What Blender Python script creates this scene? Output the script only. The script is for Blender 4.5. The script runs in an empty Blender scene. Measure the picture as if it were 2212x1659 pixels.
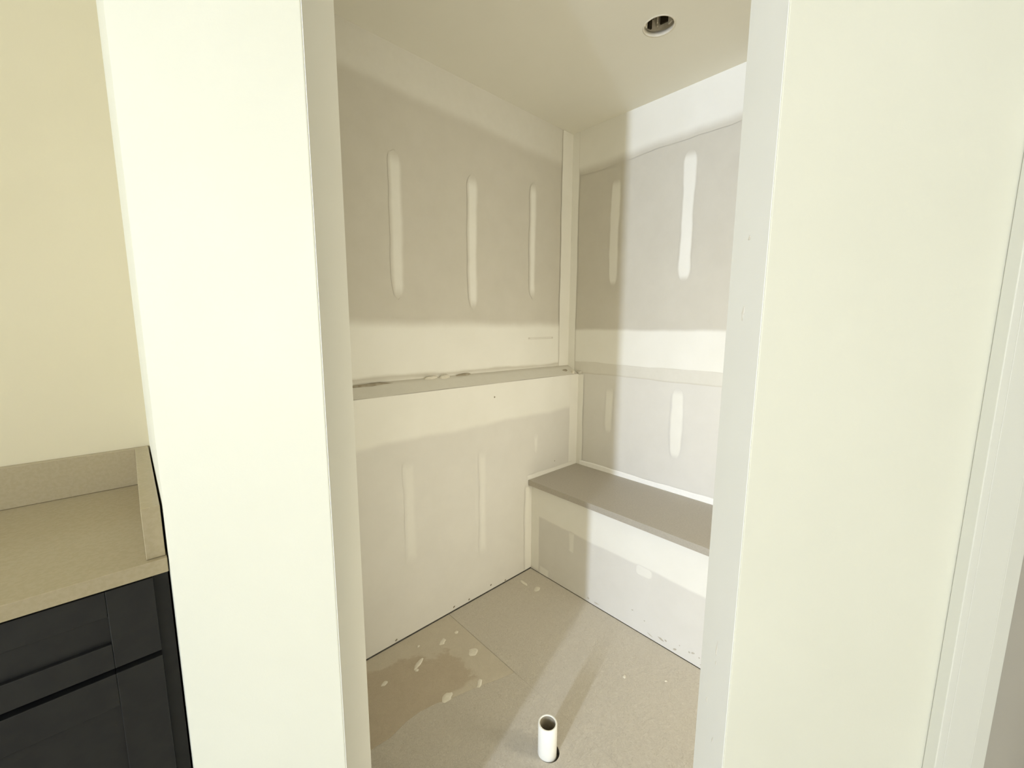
import bpy, math, random
from mathutils import Vector, Matrix
random.seed(7)
SC = bpy.context.scene
COL = SC.collection

# ------------------------------------------------------------------ camera
YAW, PITCH, ROLL = math.radians(46.8875), math.radians(7.9404), math.radians(0.2712)
EYE = Vector((0, 0, 1.35))
fw = Vector((math.cos(YAW)*math.cos(PITCH), math.sin(YAW)*math.cos(PITCH), -math.sin(PITCH)))
rt = fw.cross(Vector((0, 0, 1))).normalized()
up = rt.cross(fw)
r2 = rt*math.cos(ROLL) + up*math.sin(ROLL)
u2 = up*math.cos(ROLL) - rt*math.sin(ROLL)
cd = bpy.data.cameras.new('camera')
cam = bpy.data.objects.new('camera', cd)
COL.objects.link(cam)
cam.matrix_world = Matrix(((r2.x, u2.x, -fw.x, EYE.x), (r2.y, u2.y, -fw.y, EYE.y), (r2.z, u2.z, -fw.z, EYE.z), (0, 0, 0, 1)))
cd.sensor_fit = 'HORIZONTAL'
cd.sensor_width = 36
cd.lens = 886.77/2212*36
cd.clip_start = 0.01
SC.camera = cam

# ------------------------------------------------------------------ colour management
SC.view_settings.view_transform = 'Standard'
SC.view_settings.look = 'None'
SC.view_settings.gamma = 1
SC.view_settings.use_curve_mapping = False
SC.view_settings.exposure = 0.03
SC.cycles.max_bounces = 10
SC.cycles.diffuse_bounces = 8

# ------------------------------------------------------------------ sky and lights
w = bpy.data.worlds.new('sky')
SC.world = w
w.use_nodes = True
bg = w.node_tree.nodes['Background']
bg.inputs[0].default_value = (0.80, 0.90, 1.0, 1)
bg.inputs[1].default_value = 1.0

ZC = 2.42            # ceiling height
WX = -5.5            # far wall with the glazed doors, behind the camera to the left
YR = -5.5            # rear wall with the added big window


def area(name, loc, sx, sy, rot, energy, color, spread=180):
    l = bpy.data.lights.new(name, 'AREA')
    l.shape = 'RECTANGLE'
    l.size, l.size_y = sx, sy
    l.energy = energy
    l.color = color
    l.spread = math.radians(spread)
    o = bpy.data.objects.new(name, l)
    COL.objects.link(o)
    o.location = loc
    o.rotation_euler = rot
    return o


# daylight entering through the two glazed openings of the wall at WX (x = -3.6), facing +x
RX = (math.radians(90), 0, math.radians(-90))
area('daylight_narrow_pane', (WX+0.02, -0.975, 1.77), 0.17, 1.18, RX, 262, (0.83, 0.95, 1.15))
area('daylight_wide_pane', (WX+0.02, -0.25, 1.77), 1.0, 1.18, RX, 34, (0.84, 0.95, 1.12))
# added fill light at an unseen big window of the rear wall (y = -5.5), facing +y
area('rear_fill_light', (-3.5, YR+0.02, 1.35), 3.0, 1.7, (math.radians(90), 0, 0), 45, (1.0, 0.94, 0.80))
# added fill light at a made-up window in the shower's unseen right wall, facing +y
area('shower_fill_light', (1.355, -0.195, 0.90), 0.34, 1.55, (math.radians(90), 0, 0), 12.0, (1.0, 0.93, 0.74))
# warm ceiling lamp of the main room
area('ceiling_lamp_light', (-0.35, -0.35, ZC-0.045), 0.5, 0.5, (0, 0, 0), 3.2, (1.0, 0.82, 0.56))


# ------------------------------------------------------------------ mesh helpers
def link(name, verts, faces, mat, parent=None, smooth=False, bevel=0.0):
    me = bpy.data.meshes.new(name)
    me.from_pydata([tuple(v) for v in verts], [], faces)
    me.validate()
    me.update()
    o = bpy.data.objects.new(name, me)
    COL.objects.link(o)
    if mat:
        me.materials.append(mat)
    if parent:
        o.parent = parent
    if smooth:
        for p in me.polygons:
            p.use_smooth = True
    if bevel:
        b = o.modifiers.new('bevel', 'BEVEL')
        b.width = bevel
        b.segments = 2
        b.limit_method = 'ANGLE'
    return o


class MB:
    def __init__(self):
        self.v, self.f = [], []

    def add(self, vs, fs):
        n = len(self.v)
        self.v += [Vector(v) for v in vs]
        self.f += [tuple(i+n for i in f) for f in fs]
        return self

    def box(self, x0, x1, y0, y1, z0, z1):
        return self.add([(x0, y0, z0), (x1, y0, z0), (x1, y1, z0), (x0, y1, z0), (x0, y0, z1), (x1, y0, z1), (x1, y1, z1), (x0, y1, z1)],
                        [(0, 3, 2, 1), (4, 5, 6, 7), (0, 1, 5, 4), (1, 2, 6, 5), (2, 3, 7, 6), (3, 0, 4, 7)])

    def prism(self, poly, z0, z1):      # poly: ccw xy list
        n = len(poly)
        vs = [(x, y, z0) for x, y in poly] + [(x, y, z1) for x, y in poly]
        fs = [tuple(range(n-1, -1, -1)), tuple(range(n, 2*n))]
        fs += [(i, (i+1) % n, n+(i+1) % n, n+i) for i in range(n)]
        return self.add(vs, fs)

    def lathe(self, prof, c, seg=40, closed=True):   # prof: (r, z) list
        n = len(prof)
        vs = [(c[0]+r*math.cos(2*math.pi*k/seg), c[1]+r*math.sin(2*math.pi*k/seg), c[2]+z) for k in range(seg) for r, z in prof]
        fs = []
        for k in range(seg):
            k2 = (k+1) % seg
            for i in range(n if closed else n-1):
                j = (i+1) % n
                fs.append((k*n+i, k2*n+i, k2*n+j, k*n+j))
        return self.add(vs, fs)

    def plate_hole(self, x0, x1, y0, y1, z0, z1, cx, cy, r, seg=48):
        angs = sorted(set([2*math.pi*k/seg for k in range(seg)] +
                          [math.atan2(y-cy, x-cx) % (2*math.pi) for x in (x0, x1) for y in (y0, y1)]))
        inn, out = [], []
        for a in angs:
            c, s = math.cos(a), math.sin(a)
            ts = []
            if c > 1e-9: ts.append((x1-cx)/c)
            if c < -1e-9: ts.append((x0-cx)/c)
            if s > 1e-9: ts.append((y1-cy)/s)
            if s < -1e-9: ts.append((y0-cy)/s)
            t = min(ts)
            inn.append((cx+r*c, cy+r*s))
            out.append((cx+t*c, cy+t*s))
        n = len(angs)
        vs = [(x, y, z0) for x, y in inn] + [(x, y, z0) for x, y in out] + [(x, y, z1) for x, y in inn] + [(x, y, z1) for x, y in out]
        fs = []
        for i in range(n):
            j = (i+1) % n
            fs += [(i, j, n+j, n+i), (2*n+i, 3*n+i, 3*n+j, 2*n+j), (i, 2*n+i, 2*n+j, j), (n+i, n+j, 3*n+j, 3*n+i)]
        return self.add(vs, fs)

    def build(self, name, mat, parent=None, smooth=False, bevel=0.0):
        return link(name, self.v, self.f, mat, parent, smooth, bevel)


def tag(o, label, cat, group=None):
    o['label'] = label
    o['category'] = cat
    if group:
        o['group'] = group
    return o


def struct(o, label=None):
    o['kind'] = 'structure'
    if label:
        o['label'] = label
    return o


def empty(name, loc=(0, 0, 0)):
    o = bpy.data.objects.new(name, None)
    COL.objects.link(o)
    o.location = loc
    return o


# ------------------------------------------------------------------ materials
class NT:
    def __init__(self, name):
        self.m = bpy.data.materials.new(name)
        self.m.use_nodes = True
        self.t = self.m.node_tree
        self.b = self.t.nodes['Principled BSDF']

    def n(self, kind, **kw):
        x = self.t.nodes.new(kind)
        for k, v in kw.items():
            if k.startswith('i_'):
                x.inputs[k[2:].replace('_', ' ')].default_value = v
            else:
                setattr(x, k, v)
        return x

    def l(self, a, b):
        self.t.links.new(a, b)

    def pos(self):
        return self.n('ShaderNodeNewGeometry').outputs['Position']

    def noise(self, scale, detail=4, rough=0.55, dist=0.0, vec=None):
        x = self.n('ShaderNodeTexNoise')
        x.inputs['Scale'].default_value = scale
        x.inputs['Detail'].default_value = detail
        x.inputs['Roughness'].default_value = rough
        x.inputs['Distortion'].default_value = dist
        self.l(vec or self.pos(), x.inputs['Vector'])
        return x.outputs['Fac']

    def ramp(self, fac, stops):
        r = self.n('ShaderNodeValToRGB')
        e = r.color_ramp.elements
        while len(e) < len(stops):
            e.new(0.5)
        for k, (p, c) in enumerate(stops):
            e[k].position = p
            e[k].color = (*c, 1) if len(c) == 3 else c
        self.l(fac, r.inputs['Fac'])
        return r.outputs['Color']

    def mix(self, fac, a, b, blend='MIX'):
        x = self.n('ShaderNodeMix', data_type='RGBA', blend_type=blend)
        for sock, v in ((x.inputs['Factor'], fac), (x.inputs['A'], a), (x.inputs['B'], b)):
            if hasattr(v, 'links'):
                self.l(v, sock)
            elif isinstance(v, (int, float)):
                sock.default_value = v
            else:
                sock.default_value = (*v, 1)
        return x.outputs['Result']

    def math(self, op, a, b=None, c=None):
        x = self.n('ShaderNodeMath', operation=op)
        for i, v in enumerate((a, b, c)):
            if v is None:
                continue
            if hasattr(v, 'links'):
                self.l(v, x.inputs[i])
            else:
                x.inputs[i].default_value = v
        return x.outputs[0]

    def bump(self, h, strength, dist=0.002):
        x = self.n('ShaderNodeBump')
        x.inputs['Strength'].default_value = strength
        x.inputs['Distance'].default_value = dist
        self.l(h, x.inputs['Height'])
        self.l(x.outputs['Normal'], self.b.inputs['Normal'])

    def col(self, c):
        if hasattr(c, 'links'):
            self.l(c, self.b.inputs['Base Color'])
        else:
            self.b.inputs['Base Color'].default_value = (*c, 1)

    def rough(self, r, spec=0.5):
        self.b.inputs['Roughness'].default_value = r
        self.b.inputs['Specular IOR Level'].default_value = spec


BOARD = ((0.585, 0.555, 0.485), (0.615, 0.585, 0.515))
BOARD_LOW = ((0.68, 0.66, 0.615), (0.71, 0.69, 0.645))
MUD = ((0.80, 0.785, 0.725), (0.83, 0.815, 0.76))


def board_color(t, pal):
    return t.ramp(t.noise(9, 5, 0.6), [(0.3, pal[0]), (0.7, pal[1])])


def board_mat(name, pal):
    t = NT(name)
    t.col(board_color(t, pal))
    t.bump(t.noise(420, 2), 0.08)
    t.rough(0.85, 0.2)
    return t.m


def mud_mat(name, pal):
    t = NT(name)
    at = t.n('ShaderNodeAttribute', attribute_name='coat').outputs['Fac']
    n1 = t.noise(34, 5, 0.65)
    thin = t.math('MULTIPLY', at, t.math('SUBTRACT', 1.0, at))
    edge = t.math('ADD', at, t.math('MULTIPLY', t.math('SUBTRACT', n1, 0.5), thin))
    mudc = t.ramp(t.noise(6, 4), [(0.3, MUD[0]), (0.7, MUD[1])])
    t.col(t.mix(edge, board_color(t, pal), mudc))
    t.bump(t.noise(70, 5, 0.6), 0.10)
    t.rough(0.8, 0.25)
    return t.m


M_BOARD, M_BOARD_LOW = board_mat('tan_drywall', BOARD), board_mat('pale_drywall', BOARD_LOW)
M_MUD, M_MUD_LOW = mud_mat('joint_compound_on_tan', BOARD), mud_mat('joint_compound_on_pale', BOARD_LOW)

t = NT('cream_wall_paint')
t.col(t.ramp(t.noise(3, 3), [(0.3, (0.615, 0.595, 0.48)), (0.7, (0.635, 0.615, 0.50))]))
t.bump(t.noise(260, 3), 0.06)
t.rough(0.55, 0.3)
M_PAINT = t.m

t = NT('warm_wall_paint')
t.col(t.ramp(t.noise(3, 3), [(0.3, (0.585, 0.525, 0.36)), (0.7, (0.605, 0.545, 0.38))]))
t.bump(t.noise(260, 3), 0.06)
t.rough(0.55, 0.3)
M_WARM = t.m

t = NT('ceiling_plaster')
t.col(t.ramp(t.noise(4, 4), [(0.3, (0.745, 0.725, 0.645)), (0.7, (0.765, 0.745, 0.665))]))
t.bump(t.noise(200, 3), 0.06)
t.rough(0.8, 0.2)
M_CEIL = t.m

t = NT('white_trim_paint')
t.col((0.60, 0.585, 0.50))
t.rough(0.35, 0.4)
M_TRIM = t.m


def floor_mat(name, stain):
    t = NT(name)
    p = t.pos()
    fib = t.noise(74, 8, 0.78, 2.4)
    fine = t.noise(260, 4, 0.7)
    blot = t.noise(4.5, 5, 0.6)
    c = t.ramp(fib, [(0.34, (0.56, 0.505, 0.415)), (0.45, (0.70, 0.645, 0.55)), (0.57, (0.745, 0.69, 0.595)), (0.68, (0.86, 0.81, 0.72))])
    c = t.mix(t.math('MULTIPLY', blot, 0.35), c, (0.71, 0.65, 0.55))
    if stain:
        sx = t.n('ShaderNodeSeparateXYZ')
        t.l(p, sx.inputs[0])
        # wet-looking brown stain: its own wavy border across the panel
        line = t.math('SUBTRACT', t.math('MULTIPLY_ADD', sx.outputs[0], -0.42, 1.685), sx.outputs[1])
        wob = t.math('MULTIPLY', t.math('SUBTRACT', t.noise(9, 6, 0.6, 0.6), 0.5), 0.16)
        d = t.math('ADD', line, wob)
        m = t.n('ShaderNodeMapRange', interpolation_type='SMOOTHSTEP')
        m.inputs['From Min'].default_value = -0.004
        m.inputs['From Max'].default_value = 0.012
        lim = t.math('SUBTRACT', 0.872, sx.outputs[0])
        low = t.math('SUBTRACT', sx.outputs[1], 1.128)
        wob2 = t.math('MULTIPLY', t.math('SUBTRACT', t.noise(13, 6, 0.6, 0.4), 0.5), 0.15)
        d = t.math('MINIMUM', d, t.math('ADD', lim, wob2))
        d = t.math('MINIMUM', d, t.math('ADD', low, t.math('MULTIPLY', wob2, 0.35)))
        t.l(d, m.inputs['Value'])
        dust = t.mix(t.noise(24, 7, 0.75, 1.0), (0.53, 0.475, 0.38), (0.66, 0.60, 0.49))
        brown = t.mix(t.noise(26, 8, 0.8, 1.5), (0.43, 0.36, 0.265), (0.60, 0.525, 0.41))
        c = t.mix(m.outputs[0], dust, brown)
    t.col(c)
    h = t.math('ADD', fib, t.math('MULTIPLY', fine, 0.35))
    t.bump(h, 1.0 if not stain else 0.6, 0.0058)
    t.rough(0.85, 0.2)
    return t.m


M_FLOOR = floor_mat('fibre_floor_board', False)
M_FLOOR_ST = floor_mat('stained_floor_board', True)

t = NT('lightened_jamb_paint')
t.col(t.ramp(t.noise(5, 3), [(0.3, (0.78, 0.77, 0.70)), (0.7, (0.80, 0.79, 0.72))]))  # wall paint lightened for the jambs, brightness put into the colour
t.bump(t.noise(260, 3), 0.06)
t.rough(0.6, 0.3)
M_JAMB = t.m

t = NT('shadow_toned_door_paint')
t.col((0.33, 0.30, 0.24))  # shadow from behind the camera put into the door colour
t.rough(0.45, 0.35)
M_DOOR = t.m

t = NT('taupe_quartz')
t.col(t.ramp(t.noise(160, 3), [(0.4, (0.405, 0.37, 0.315)), (0.6, (0.435, 0.40, 0.34))]))
t.rough(0.38, 0.45)
M_SLAB = t.m

t = NT('beige_quartz')
t.col(t.ramp(t.noise(140, 3), [(0.4, (0.335, 0.28, 0.17)), (0.6, (0.36, 0.30, 0.19))]))
t.rough(0.22, 0.5)
M_QUARTZ = t.m

t = NT('black_cabinet_paint')
t.col(t.ramp(t.noise(40, 3), [(0.4, (0.008, 0.008, 0.008)), (0.6, (0.011, 0.011, 0.010))]))
t.rough(0.42, 0.4)
M_BLACK = t.m

t = NT('white_pipe_plastic')
t.col(t.ramp(t.noise(30, 2), [(0.3, (0.86, 0.85, 0.79)), (0.7, (0.88, 0.87, 0.82))]))
t.rough(0.35, 0.45)
M_PVC = t.m

t = NT('grey_steel')
t.col(t.ramp(t.noise(60, 3), [(0.3, (0.55, 0.50, 0.40)), (0.7, (0.68, 0.63, 0.53))]))
t.b.inputs['Metallic'].default_value = 0.15
t.rough(0.5)
M_STEEL = t.m

t = NT('void_shade')
t.col(t.ramp(t.noise(20, 2), [(0.3, (0.035, 0.028, 0.016)), (0.7, (0.05, 0.04, 0.025))]))  # near-black colour carries the shade of the cavities
t.rough(0.9, 0.1)
M_DARK = t.m

t = NT('dirt')
t.col(t.ramp(t.noise(50, 2), [(0.3, (0.20, 0.17, 0.12)), (0.7, (0.30, 0.27, 0.21))]))
t.rough(0.9, 0.1)
M_DIRT = t.m

t = NT('tan_smear')
t.col(t.ramp(t.noise(50, 2), [(0.3, (0.30, 0.26, 0.19)), (0.7, (0.42, 0.38, 0.30))]))
t.rough(0.9, 0.1)
M_SMEAR = t.m

t = NT('torn_paper')
t.col(t.ramp(t.noise(50, 2), [(0.3, (0.44, 0.40, 0.33)), (0.7, (0.56, 0.52, 0.45))]))
t.rough(0.9, 0.1)
M_TORN = t.m

t = NT('white_caulk')
t.col(t.ramp(t.noise(50, 2), [(0.3, (0.90, 0.89, 0.86)), (0.7, (0.92, 0.91, 0.88))]))
t.rough(0.6, 0.3)
M_CAULK = t.m

t = NT('white_chalk')
t.col(t.ramp(t.noise(50, 2), [(0.3, (0.66, 0.62, 0.52)), (0.7, (0.74, 0.70, 0.61))]))
t.rough(0.9, 0.1)
M_CHALK = t.m

t = NT('window_glass')
t.b.inputs['Transmission Weight'].default_value = 1.0
t.col((1, 1, 1))
t.rough(0.0)
M_GLASS = t.m

t = NT('lamp_diffuser')
t.col((0.9, 0.85, 0.75))
t.b.inputs['Emission Color'].default_value = (1, 0.80, 0.52, 1)
t.b.inputs['Emission Strength'].default_value = 4
M_LAMP = t.m

# ------------------------------------------------------------------ plan of the place
YL, YU, XB, XF = 1.4985, 1.582, 1.944, 1.554     # lower/upper left wall, back wall, bench face
ZL = 1.076                                       # ledge height
ZS = 0.5265                                      # bench top
S2 = math.sqrt(0.5)


def dg(lat, dep, z=0.0):                         # diagonal front wall: lateral, depth -> world
    return Vector(((dep+lat)*S2, (dep-lat)*S2, z))


D0, D1 = 0.675, 0.789                            # front and inner face of the diagonal wall
LE, LO, RO = -0.645, -0.340, 0.375               # outer corner, left and right edge of the opening

# ------------------------------------------------------------------ floor
fl = struct(link('floor', [(-5.6, -5.6, -0.03), (2.9, -5.6, -0.03), (2.9, 1.7, -0.03), (-5.6, 1.7, -0.03)], [(0, 1, 2, 3)], M_DIRT))
PX, PY = 0.866, 0.752
HX, HY, HR = PX+0.004, PY-0.003, 0.0345
SEAM = [(0.36, 1.150), (0.44, 1.143), (0.52, 1.137), (0.585, 1.151), (0.64, 1.152), (0.70, 1.140), (0.76, 1.117), (0.82, 1.101), (0.88, 1.083), (0.94, 1.062), (0.9993, 1.046)]
MB().prism(SEAM+[(0.9987, YL-0.002), (0.36, YL-0.002)], -0.03, 0.0).build('floor_panel', M_FLOOR_ST, fl, bevel=0.0006)
MB().box(1.0003, XF, -0.9, YL-0.002, -0.03, 0.0).build('floor_panel', M_FLOOR, fl, bevel=0.001)
MB().plate_hole(0.36, 1.0000, -0.2, 0.98, -0.03, 0.0, HX, HY, HR).prism([(0.36, 0.98), (1.0000, 0.98)]+[(x, y-0.0004) for x, y in SEAM[::-1]], -0.03, 0.0).build('floor_panel', M_FLOOR, fl)
MB().box(-5.5, 0.36, -5.5, 1.0, -0.03, 0.0).box(0.36, 2.8, -5.5, -0.9, -0.03, 0).box(0.36, 1.0000, -0.9, -0.2, -0.03, 0).build('floor_panel', M_FLOOR, fl)


def splat(name, c, axes, pts, h, mat, parent):
    """small irregular low dollop; axes = (u, v, n)"""
    u, v, n = axes
    k = len(pts)
    vs, fs = [], []
    for s, hh in ((1.0, 0.0), (0.72, h*0.8), (0.3, h)):
        for a, b in pts:
            vs.append(c+u*(a*s)+v*(b*s)+n*hh)
    for ring in range(2):
        for i in range(k):
            j = (i+1) % k
            fs.append((ring*k+i, ring*k+j, (ring+1)*k+j, (ring+1)*k+i))
    fs.append(tuple(range(2*k, 3*k)))
    return link(name, vs, fs, mat, parent, smooth=True)


def blob(a, b, ang, k=12, jit=0.22):
    out = []
    for i in range(k):
        th = 2*math.pi*i/k
        r = 1+random.uniform(-jit, jit)
        x, y = a*r*math.cos(th), b*r*math.sin(th)
        out.append((x*math.cos(ang)-y*math.sin(ang), x*math.sin(ang)+y*math.cos(ang)))
    return out


XYZ = (Vector((1, 0, 0)), Vector((0, 1, 0)), Vector((0, 0, 1)))
for x, y, a, b, ang in ((0.957, 1.377, .011, .010, 0), (0.881, 1.373, .020, .012, 0.6), (0.945, 1.237, .024, .020, 0.3), (0.743, 1.339, .030, .010, 0.5),
                        (0.722, 1.316, .008, .007, 0), (0.743, 1.134, .022, .016, 0.2), (0.865, 1.098, .020, .010, 0.6), (1.444, 1.344, .022, .014, 0.1),
                        (1.428, 1.425, .010, .03, 0), (0.60, 1.345, .014, .008, 0.3), (0.79, 1.42, .008, .006, 0.2), (1.30, 0.74, .010, .006, 0.7), (1.40, 0.62, .006, .005, 0)):
    splat('plaster_splat', Vector((x, y, 0.0002)), XYZ, blob(a, b, ang), 0.0022, M_CHALK, fl)

# ------------------------------------------------------------------ joint compound patches
LAYER = [0]


def patch(parent, o, u, v, n, u0, u1, v0, v1, fe=(0.01, 0.01, 0.01, 0.01), cap=0.0, wob=0.004, h=0.0006, name='joint_compound', cell=0.014, taper=0.0, slope=(0, 0), peak=1.0, mat=None, lift=0.0):
    """thin trowelled coat of joint compound on the plane o + u*a + v*b, feathered at its rim
    (fe: left, right, bottom, top; cap: end rounding; slope: v0/v1 drop along u)"""
    o, u, v, n = Vector(o), Vector(u), Vector(v), Vector(n)
    LAYER[0] += 1
    base = 0.0003+0.0002*(LAYER[0] % 9)+lift
    nu = max(4, min(60, int((u1-u0)/cell)))
    nv = max(4, min(60, int((v1-v0)/cell)))
    ph = [random.uniform(0, 6.28) for _ in range(8)]

    def wv(x, k):
        return wob*(math.sin(x*11+ph[k])*0.6+math.sin(x*29+ph[k+1])*0.35+math.sin(x*67+ph[k+2])*0.18)
    us = [i/nu for i in range(nu+1)]
    vs_ = [j/nv for j in range(nv+1)]
    # extra rings at the rim so that narrow feathers resolve
    def refine(ts, length, f0, f1):
        s = set(ts)
        for k in (0.25, 0.5, 0.75, 1.0):
            s.add(min(0.45, f0*k/length))
            s.add(max(0.55, 1-f1*k/length))
        return sorted(s)
    us = refine(us, u1-u0, fe[0], fe[1])
    vs_ = refine(vs_, v1-v0, fe[2], fe[3])
    verts, coat = [], []
    L, H = u1-u0, v1-v0
    for tv in vs_:
        for tu in us:
            b = v0+H*tv
            half = 1.0
            if cap > 0:
                dend = min(tv, 1-tv)*H
                if dend < cap:
                    q = (cap-dend)/cap
                    half = math.sqrt(max(0.0, 1-q*q))*0.97+0.03
            half *= 1-taper*(1-tv)
            a = u0+L/2+(tu-0.5)*L*half
            wl = wv(b, 0)*(1-2*tu) if fe[0] or cap else 0
            if tu < 0.5 and (fe[0] > 0 or cap): a += wl
            if tu > 0.5 and (fe[1] > 0 or cap): a += wv(b, 3)*(2*tu-1)
            bb = b
            if tv < 0.5 and fe[2] > 0: bb += (wv(a, 1)+slope[0]*(tu-0.5))*(1-2*tv)
            if tv > 0.5 and fe[3] > 0: bb += (wv(a, 4)+slope[1]*(tu-0.5))*(2*tv-1)
            c = 1.0
            for dd, f in ((tu*L*half, fe[0]), ((1-tu)*L*half, fe[1]), (tv*H, fe[2]), ((1-tv)*H, fe[3])):
                if f > 0:
                    q = max(0.0, min(1.0, dd/f))
                    c = min(c, q*q*(3-2*q))
            c *= peak
            coat.append(c)
            verts.append(o+u*a+v*bb+n*(base+h*c))
    m = len(us)
    faces = [(j*m+i, j*m+i+1, (j+1)*m+i+1, (j+1)*m+i) for j in range(len(vs_)-1) for i in range(m-1)]
    if u.cross(v).dot(n) < 0:
        faces = [f[::-1] for f in faces]
    ob = link(name, verts, faces, mat or (M_MUD_LOW if v1 < 1.08 and abs(n.z) < .5 else M_MUD), parent, smooth=True)
    ob.data.attributes.new('coat', 'FLOAT', 'POINT').data.foreach_set('value', coat)
    return ob


X, Y, Z = Vector((1, 0, 0)), Vector((0, 1, 0)), Vector((0, 0, 1))

# ------------------------------------------------------------------ niche walls
wl = struct(MB().box(0.16, XB+0.1, YU, YU+0.10, ZL-0.05, ZC).build('wall_left', M_BOARD), 'raw grey drywall wall above the ledge with pale joint compound strips')
A = dict(o=(0, YU, 0), u=X, v=Z, n=-Y)
patch(wl, **A, u0=0.17, u1=XB, v0=2.235, v1=ZC, fe=(0, 0, 0.05, 0), slope=(-0.05, 0), wob=0.006, peak=.5)              # under the ceiling
patch(wl, **A, u0=1.852, u1=XB, v0=1.12, v1=ZC, fe=(0.008, 0, 0, 0), wob=0.002, lift=.002)                               # corner strip
patch(wl, **A, u0=0.17, u1=XB-0.06, v0=1.135, v1=1.385, fe=(0, 0.03, 0.018, 0.05), wob=0.005, slope=(-0.01, 0))   # seam band
patch(wl, **A, u0=0.17, u1=XB, v0=1.11, v1=1.14, fe=(0, 0, 0, 0.02), wob=0.006, peak=0.55)                      # rough coat above the ledge
for (u0, u1, v0, v1, pk) in ((0.805, 0.872, 1.46, 2.04, .8), (1.19, 1.258, 1.43, 2.035, .9), (1.597, 1.655, 1.50, 2.09, .9)):
    patch(wl, **A, u0=u0, u1=u1, v0=v0, v1=v1, fe=(.020, .020, .06, .06), cap=(u1-u0)*1.0, wob=0.004, taper=0.15, peak=pk)
patch(wl, **A, u0=1.60, u1=1.80, v0=1.283, v1=1.293, fe=(.02, .02, .003, .003), wob=0.001, name='tape_edge', peak=.75, h=.0005)

ZLB = 1.122                                      # back of the sloped ledge
prof = [(YL, 0.004), (YU, 0.004), (YU, ZLB), (YL, ZL)]
wlo = struct(MB().add([(x, y, z) for x in (0.16, XB+0.1) for y, z in prof],
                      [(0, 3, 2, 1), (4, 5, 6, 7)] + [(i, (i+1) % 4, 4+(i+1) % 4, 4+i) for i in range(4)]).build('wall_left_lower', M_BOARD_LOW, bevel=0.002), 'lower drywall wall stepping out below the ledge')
B_ = dict(o=(0, YL, 0), u=X, v=Z, n=-Y)
patch(wlo, **B_, u0=0.17, u1=XB, v0=0.868, v1=ZL, fe=(0, 0, 0.03, 0), wob=0.007)
patch(wlo, **B_, u0=1.862, u1=XB, v0=ZS, v1=ZL, fe=(0.008, 0, 0, 0), wob=0.003)
patch(wlo, **B_, u0=0.785, u1=0.845, v0=0.33, v1=0.80, fe=(.022, .022, .06, .06), cap=.03, wob=0.004, peak=.45, h=.0002)
patch(wlo, **B_, u0=1.185, u1=1.235, v0=0.22, v1=0.76, fe=(.02, .02, .06, .06), cap=.025, wob=0.004, peak=.5, h=.0002)
patch(wlo, **B_, u0=1.560, u1=1.605, v0=0.665, v1=0.78, fe=(.018, .018, .02, .05), cap=.022, wob=0.003, peak=.7, taper=.5)
patch(wlo, **B_, u0=1.515, u1=1.90, v0=ZS, v1=ZS+0.026, fe=(0.02, 0.0, 0, .006), wob=0.003)
patch(wlo, **B_, u0=1.50, u1=XF, v0=0.01, v1=0.49, fe=(.015, 0, 0, .01), wob=0.004, peak=.6, h=.0002)
# rough coat on the ledge top and the lumps left on it
SV = Vector((0, YU-YL, ZLB-ZL)); SLEN = SV.length; SV.normalize(); SN = X.cross(SV)
patch(wlo, o=(0, YL, ZL), u=X, v=SV, n=SN, u0=0.17, u1=XB, v0=0.0, v1=SLEN, fe=(0, 0, 0.004, 0.03), wob=0.003, h=.0015, peak=.55, mat=M_MUD)
for x, y, a, b, h in ((0.98, 1.575, .035, .008, .012), (1.05, 1.573, .03, .010, .014), (1.16, 1.578, .05, .007, .008), (1.9, 1.51, .012, .010, .02), (1.86, 1.535, .02, .01, .008), (0.7, 1.57, .1, .01, .006)):
    splat('plaster_lump', Vector((x, YL, ZL))+SV*((y-YL)/(YU-YL)*SLEN)+SN*0.001, (X, SV, SN), blob(a, b, 0.05), h, M_CHALK if h > .009 else M_SMEAR, wlo)
NL = (X, Z, -Y)
splat('screw_head', Vector((1.286, YL-0.0012, 1.010)), NL, blob(.0045, .0045, 0, 10, .05), .001, M_DIRT, wlo)
splat('screw_head', Vector((1.742, YL-0.0008, 0.585)), NL, blob(.003, .003, 0, 10, .05), .001, M_DIRT, wlo)
for x in (0.73, 1.03, 1.12, 1.26, 1.36):
    splat('chipped_spot', Vector((x, YL-0.0006, random.uniform(.012, .03))), NL, blob(.006, .004, .5), .001, M_DIRT, wlo)

wb = struct(MB().box(XB, XB+0.1, -0.25, YU+0.1, 1.09, ZC).build('wall_back', M_BOARD), 'raw drywall wall above the bench with white compound bands')
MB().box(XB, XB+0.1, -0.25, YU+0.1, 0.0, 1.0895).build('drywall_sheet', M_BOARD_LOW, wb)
Bk = dict(o=(XB, 0, 0), u=Y, v=Z, n=-X)
patch(wb, **Bk, u0=0.0, u1=YU, v0=2.20, v1=ZC, fe=(0, 0, 0.05, 0), slope=(-0.03, 0), wob=0.005)
patch(wb, **Bk, u0=1.527, u1=YU, v0=1.05, v1=ZC, fe=(0.006, 0, 0, 0), wob=0.002, lift=.002)
patch(wb, **Bk, u0=0.0, u1=1.54, v0=1.145, v1=1.345, fe=(0, 0.0, 0.006, 0.02), wob=0.003)
patch(wb, **Bk, u0=0.0, u1=1.535, v0=1.083, v1=1.150, fe=(0, 0.0, 0.010, 0.004), wob=0.003, peak=.45)
patch(wb, **Bk, u0=1.456, u1=YL, v0=ZS, v1=ZL, fe=(0.006, 0, 0, 0), wob=0.003, lift=.002)
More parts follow.
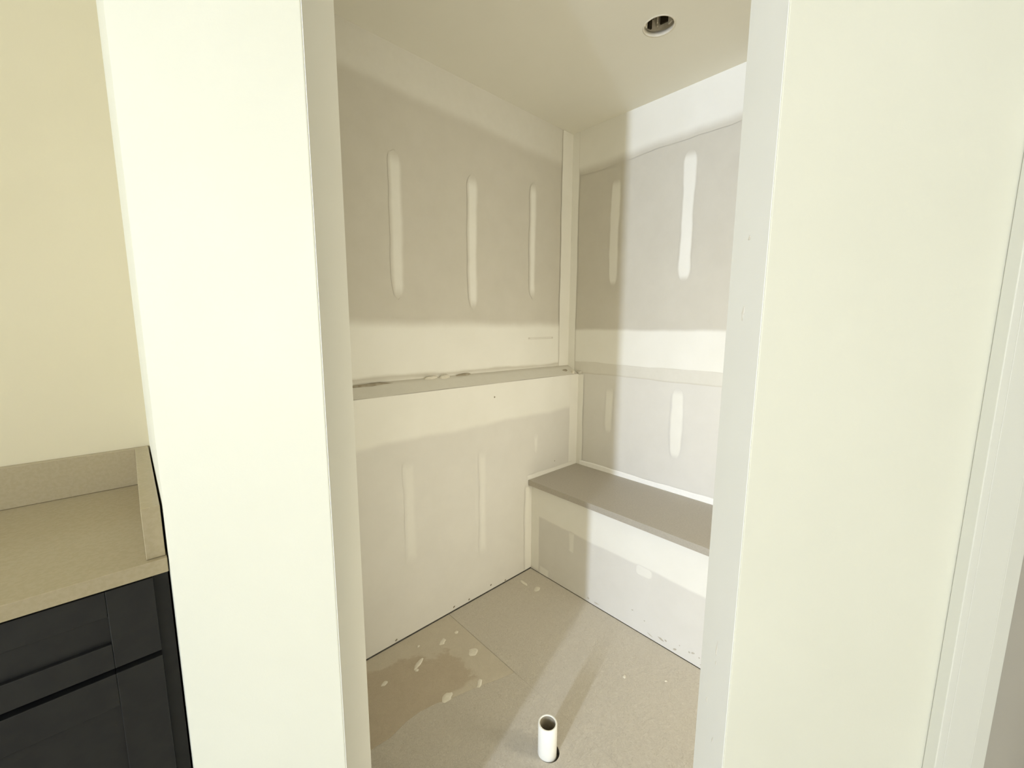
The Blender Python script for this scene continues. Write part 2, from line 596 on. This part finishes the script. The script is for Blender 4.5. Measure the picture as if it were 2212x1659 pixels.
for (u0, u1, v0, v1, pk) in ((1.255, 1.318, 1.57, 2.12, .8), (0.865, 0.93, 1.565, 2.145, 1.0), (1.255, 1.305, 0.75, 1.02, .7), (0.857, 0.922, 0.70, 1.06, 1.0)):
    patch(wb, **Bk, u0=u0, u1=u1, v0=v0, v1=v1, fe=(.010, .010, .03, .04), cap=(u1-u0)*.9, wob=0.004, taper=0.08, peak=pk)
patch(wb, **Bk, u0=0.0, u1=1.47, v0=ZS, v1=ZS+0.028, fe=(0, 0.0, 0, .006), wob=0.003, h=.003, mat=M_CAULK, name='caulk_strip')
splat('plaster_lump', Vector((XB-0.002, 1.49, ZL+0.01)), (Y, Z, -X), blob(.02, .012, 0.3), .012, M_MUD, wb)

# ------------------------------------------------------------------ bench
bench = tag(empty('shower_bench', (1.75, 0.9, 0)), 'built-in shower bench with taupe stone top against the back wall', 'bench')


def put(o, par):
    o.parent = par
    o.matrix_parent_inverse = Matrix.Translation(-Vector(par.location))
    return o


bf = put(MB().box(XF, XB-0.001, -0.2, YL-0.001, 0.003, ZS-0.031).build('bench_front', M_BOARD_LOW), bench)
Bf = dict(o=(XF, 0, 0), u=Y, v=Z, n=-X)
patch(bf, **Bf, u0=-0.15, u1=YL-0.001, v0=0.305, v1=ZS-0.031, fe=(0, 0, 0.014, 0), slope=(.03, 0), wob=0.004)
patch(bf, **Bf, u0=1.436, u1=YL-0.001, v0=0.012, v1=ZS-0.031, fe=(0.006, 0, 0.004, 0), wob=0.003)
patch(bf, **Bf, u0=1.19, u1=1.235, v0=0.21, v1=0.33, fe=(.01, .01, .02, .02), cap=.02, wob=0.003, peak=.7, taper=.3)
patch(bf, **Bf, u0=0.775, u1=0.86, v0=0.265, v1=0.325, fe=(.008, .008, .01, .01), cap=.02, wob=0.009, peak=.8)
patch(bf, **Bf, u0=1.36, u1=1.43, v0=0.004, v1=0.055, fe=(.012, .012, 0, .012), wob=0.006, peak=.8)
NB = (Y, Z, -X)
for y, z, a, b in ((1.10, .022, .006, .006), (1.05, .02, .02, .004), (0.72, .03, .018, .007), (0.70, .035, .008, .005), (0.66, .02, .012, .005), (.60, .045, .006, .004), (.585, .05, .01, .004),
                   (.55, .02, .008, .005), (.56, .045, .004, .003), (.535, .04, .006, .006), (.64, .05, .004, .003), (.50, .03, .008, .005), (.80, .07, .005, .003), (.86, .09, .006, .003), (.77, .02, .02, .003)):
    splat('chipped_spot', Vector((XF-0.0004, y, z)), NB, blob(a*.75, b*.75, random.uniform(-.5, .5), 9, .35), .0012, M_TORN, bf)
sl = put(MB().box(1.527, XB-0.001, -0.2, YL-0.001, ZS-0.03, ZS).build('bench_top', M_SLAB, bevel=0.0015), bench)
sl['label'] = 'taupe stone seat slab with a slight overhang'

# ------------------------------------------------------------------ ceiling with the hole for a recessed light
LX, LY, LR = 1.499, 0.838, 0.0515
ce = struct(MB().plate_hole(0.0, 2.06, -0.3, 1.7, ZC, ZC+0.016, LX, LY, LR).box(-5.6, 0.0, -5.6, 1.7, ZC, ZC+0.016).box(0.0, 2.9, -5.6, -0.3, ZC, ZC+0.016).build('ceiling', M_CEIL))

can = tag(empty('recessed_light_housing', (LX, LY, ZC)), 'bare recessed light housing in the round hole in the shower ceiling', 'light housing')
put(MB().lathe([(LR+0.004, 0.017), (LR+0.004, 0.20), (0.001, 0.20), (0.001, 0.198), (LR+0.002, 0.198), (LR+0.002, 0.017)], (LX, LY, ZC), 40).build('housing_can', M_STEEL, can, smooth=False), can)
for k, (ang, wd, z0, hh, m) in enumerate(((1.85, .024, .0165, .030, M_CHALK), (-0.45, .020, .022, .035, M_CHALK), (0.62, .005, .03, .10, M_STEEL), (1.25, .014, .020, .12, M_DARK), (0.12, .030, .036, .12, M_DARK), (-0.9, .008, .03, .06, M_STEEL), (1.05, .012, .055, .09, M_DARK))):  # clips and flakes; the dark strips stand in for deep shade
    c, s = math.cos(ang), math.sin(ang)
    r0, r1 = LR-0.007, LR-0.001
    tx, ty = -s*wd/2, c*wd/2
    poly = [(LX+r0*c-tx, LY+r0*s-ty), (LX+r1*c-tx, LY+r1*s-ty), (LX+r1*c+tx, LY+r1*s+ty), (LX+r0*c+tx, LY+r0*s+ty)]
    put(MB().prism(poly, ZC+z0, ZC+z0+hh).build('clip_and_shade_piece', m, can), can)
put(MB().lathe([(0.0015, 0.02), (0.0015, 0.10), (0.0001, 0.10), (0.0001, 0.02)], (LX+0.008, LY+0.012, ZC), 10).build('wire', M_CHALK, can), can)
put(MB().lathe([(LR+0.006, -0.0003), (LR+0.002, -0.0010), (LR-0.0006, -0.0006), (LR-0.0006, 0.015), (LR+0.0002, 0.015)], (LX, LY, ZC), 48).build('plaster_rim', M_CHALK, can, smooth=True), can)

# ------------------------------------------------------------------ diagonal front walls with the opening between them
wf = struct(MB().prism([dg(LE, D0)[:2], dg(LO-.0012, D0)[:2], dg(LO-.0012, D1)[:2], dg(-0.56, D1)[:2], (0.135, YU), (dg(LE, D0).x, YU)], 0, ZC).build('wall_front_left', M_PAINT, bevel=0.002), 'bright cream wall stub left of the shower opening')
wr = struct(MB().prism([dg(RO+.0012, D0)[:2], dg(0.838, D0)[:2], dg(0.838, D1)[:2], dg(RO+.0012, D1)[:2]], 0, ZC).build('wall_front_right', M_PAINT, bevel=0.002), 'bright cream wall right of the shower opening')
MB().prism([dg(a, d)[:2] for a, d in ((LO-.0012, D0+.0008), (LO, D0+.0008), (LO, D1), (LO-.0012, D1))], 0, ZC).build('lightened_jamb_face', M_JAMB, wf, bevel=0.0003)  # thin added facing that carries the lightened jamb paint
MB().prism([dg(a, d)[:2] for a, d in ((RO, D0+.0008), (RO+.0012, D0+.0008), (RO+.0012, D1), (RO, D1))], 0, ZC).build('lightened_jamb_face', M_JAMB, wr, bevel=0.0006)
NJ = (Vector((S2, S2, 0)), Z, Vector((-S2, S2, 0)))
for dep, z, a, b in ((0.728, 0.735, .003, .014), (0.727, 0.705, .002, .004), (0.752, 0.60, .002, .006), (0.717, 0.545, .002, .008), (0.733, 1.375, .003, .012), (0.731, 1.50, .004, .004), (0.73, 1.38, .003, .006)):
    splat('paint_chip', dg(RO-0.0003, dep, z), NJ, blob(a, b, 0.05, 9, .3), .0008, M_CHALK, wr)
# return wall behind the right stub closing the niche
WRX = (1.14, XB+0.1)

# ------------------------------------------------------------------ door casing and door at the right edge
cas = struct(MB().build('trim_1', M_TRIM) if False else empty('trim_1', dg(0.78, D0)), 'white moulded door casing at the right edge')


def dprism(pts, z0, z1):
    return MB().prism([dg(a, d)[:2] for a, d in pts], z0, z1)


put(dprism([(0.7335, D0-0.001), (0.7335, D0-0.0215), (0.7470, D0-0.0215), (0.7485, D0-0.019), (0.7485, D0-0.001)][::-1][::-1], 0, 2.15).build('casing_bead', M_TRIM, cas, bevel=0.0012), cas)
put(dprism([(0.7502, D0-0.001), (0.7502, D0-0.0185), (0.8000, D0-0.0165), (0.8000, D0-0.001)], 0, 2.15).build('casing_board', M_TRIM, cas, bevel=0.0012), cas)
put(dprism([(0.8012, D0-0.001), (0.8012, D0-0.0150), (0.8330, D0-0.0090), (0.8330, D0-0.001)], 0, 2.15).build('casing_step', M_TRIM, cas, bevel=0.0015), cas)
door = struct(empty('door_1', dg(1.2, D0+0.03)), 'pale door beside the casing at the right edge')
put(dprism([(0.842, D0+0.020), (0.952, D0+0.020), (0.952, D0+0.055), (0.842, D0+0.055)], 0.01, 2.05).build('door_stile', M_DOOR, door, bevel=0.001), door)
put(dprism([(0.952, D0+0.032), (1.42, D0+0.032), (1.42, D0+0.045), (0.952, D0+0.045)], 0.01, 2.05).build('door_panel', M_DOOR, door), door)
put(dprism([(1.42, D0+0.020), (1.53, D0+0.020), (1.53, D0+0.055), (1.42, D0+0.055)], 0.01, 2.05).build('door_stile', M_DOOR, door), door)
struct(dprism([(0.8382, D0+0.0), (1.62, D0), (1.62, D1), (0.8382, D1)], 2.06, ZC).build('wall_over_door', M_PAINT))
struct(dprism([(1.54, D0), (2.6, D0), (2.6, D1), (1.54, D1)], 0, ZC).build('wall_front_far', M_PAINT))

# ------------------------------------------------------------------ vanity side
SX = dg(LE, D0).x                                  # plane of the side wall beside the vanity
struct(MB().box(-5.5, SX, 1.5, 1.6, 0, ZC).build('wall_vanity', M_WARM), 'cream wall behind the vanity counter')

ct = tag(empty('countertop', (-0.6, 1.2, 0.89)), 'beige stone countertop with backsplash at the left edge', 'countertop')
CZ0, CZ = 0.8905, 0.9185
put(MB().box(-1.3, SX-0.002, 0.964, 1.499, CZ0, CZ).build('counter_slab', M_QUARTZ, ct, bevel=0.0015), ct)
put(MB().box(-1.3, SX-0.004, 1.479, 1.499, CZ+0.0005, 1.0185).build('backsplash', M_QUARTZ, ct, bevel=0.001), ct)
put(MB().box(-0.0095, SX-0.0035, 0.976, 1.478, CZ+0.0005, 1.0185).build('side_splash', M_QUARTZ, ct, bevel=0.001), ct)

van = tag(empty('vanity_cabinet', (-0.6, 1.2, 0)), 'black shaker vanity cabinet under the beige countertop', 'cabinet')
put(MB().box(-1.28, SX-0.003, 1.004, 1.498, 0.09, CZ0-0.001).box(-1.27, SX-0.01, 1.06, 1.49, 0.002, 0.09).build('cabinet_body', M_BLACK, van), van)


def shaker(x0, x1, z0, z1, name, fr=0.062, frz=None):
    frz = frz or fr
    y0, y1 = 0.984, 1.003
    root = put(MB().box(x0+fr-.004, x1-fr+.004, y0+0.009, y1, z0+frz-.004, z1-frz+.004).build(name, M_BLACK, van), van)
    for nm, (a, b, c, d) in (('rail', (x0+fr, x1-fr, z0, z0+frz)), ('rail', (x0+fr, x1-fr, z1-frz, z1)), ('stile', (x0, x0+fr, z0, z1)), ('stile', (x1-fr, x1, z0, z1))):
        MB().box(a, b, y0, y1, c, d).build(nm, M_BLACK, root, bevel=0.0012)
    for ch in root.children:
        ch.matrix_parent_inverse = root.matrix_parent_inverse.copy() if False else Matrix.Identity(4)
    return root


for x1 in (-0.004, -0.642):
    shaker(x1-0.632, x1, 0.7275, 0.879, 'drawer_front', 0.065, 0.049)
    for xx in (x1-0.318, x1):
        shaker(xx-0.314, xx, 0.10, 0.7165, 'door', 0.065)

# ------------------------------------------------------------------ drain pipe
pipe = tag(MB().lathe([(0.0302, -0.12), (0.0302, 0.1060), (0.0292, 0.1075), (0.0252, 0.1075), (0.0246, 0.1065), (0.0246, -0.12)], (0, 0, 0), 48).build('drain_pipe', M_PVC, smooth=True),
           'short open white plastic drain pipe standing up through the floor', 'pipe')
MB().lathe([(0.0244, -0.115), (0.0244, 0.1050), (0.0240, 0.1050), (0.0240, -0.114), (0.0001, -0.114), (0.0001, -0.115)], (0, 0, 0), 40).build('inner_lining', M_SMEAR, pipe, smooth=False)['label'] = 'brown inside of the pipe'  # inner tube coloured browner and darker than the pipe
pipe.location = (PX, PY, 0)
for p in pipe.data.polygons:
    p.use_smooth = True
sleeve = MB().lathe([(HR, -0.001), (HR+0.002, -0.001), (HR+0.002, -0.15), (0.0001, -0.15), (0.0001, -0.149), (HR, -0.149)], (HX, HY, 0), 40).build('floor_hole_shade_cup', M_DARK, fl)  # dark cup, shade of the cavity below put into its colour

# ------------------------------------------------------------------ the rest of the room (behind the camera)
def wall_with_gaps(name, axis, p0, p1, lo, hi, gaps):
    m = MB()
    def bx(a, b, z0, z1):
        return m.box(p0, p1, a, b, z0, z1) if axis == 'x' else m.box(a, b, p0, p1, z0, z1)
    c = lo
    for a, b, z0, z1 in gaps:
        bx(c, a, 0, ZC)
        if z0 > 0:
            bx(a, b, 0, z0)
        bx(a, b, z1, ZC)
        c = b
    bx(c, hi, 0, ZC)
    return struct(m.build(name, M_PAINT))


def window(k, axis, p, a, b, z0, z1, bars=0):
    wn = struct(empty('window_%d' % k, (p, a, z0) if axis == 'x' else (a, p, z0)))
    def bx(m, a0, a1, q0, q1, t):
        return m.box(p-t, p+t, a0, a1, q0, q1) if axis == 'x' else m.box(a0, a1, p-t, p+t, q0, q1)
    m = MB()
    bx(m, a, a+.03, z0, z1, .02); bx(m, b-.03, b, z0, z1, .02); bx(m, a+.03, b-.03, z0, z0+.05, .02); bx(m, a+.03, b-.03, z1-.03, z1, .02)
    for i in range(bars):
        c = a+(b-a)*(i+1)/(bars+1)
        bx(m, c-.02, c+.02, z0+.05, z1-.03, .018)
    put(m.build('window_frame', M_TRIM, wn), wn)
    put(bx(MB(), a+.03, b-.03, z0+.05, z1-.03, .003).build('pane', M_GLASS, wn), wn)


wall_with_gaps('wall_right', 'y', -0.30, -0.2, WRX[0], WRX[1], [(1.16, 1.55, 0.05, 1.74)]).data.materials[0] = M_BOARD
window(4, 'y', -0.25, 1.16, 1.55, 0.05, 1.74)  # unseen window added to go with the shower fill light
wall_with_gaps('wall_window', 'x', WX-0.12, WX, YR-0.1, 1.6, [(-1.10, -0.86, 1.13, 2.40), (-0.80, 0.29, 1.13, 2.40)])
window(1, 'x', WX-0.06, -1.10, -0.86, 1.13, 2.40)
window(2, 'x', WX-0.06, -0.80, 0.29, 1.13, 2.40)
wall_with_gaps('wall_rear', 'y', YR-0.12, YR, -5.6, 2.9, [(-5.04, -1.96, 0.46, 2.24)])
window(3, 'y', YR-0.06, -5.04, -1.96, 0.46, 2.24, 2)  # unseen window added to go with the rear fill light
struct(MB().box(2.8, 2.9, YR, -1.2, 0, ZC).build('wall_far', M_PAINT))
lamp = tag(empty('ceiling_lamp', (-0.35, -0.35, ZC)), 'flush square ceiling lamp in the main room', 'lamp')
put(MB().box(-0.61, -0.09, -0.61, -0.09, ZC-0.03, ZC-0.001).build('lamp_frame', M_TRIM, lamp), lamp)
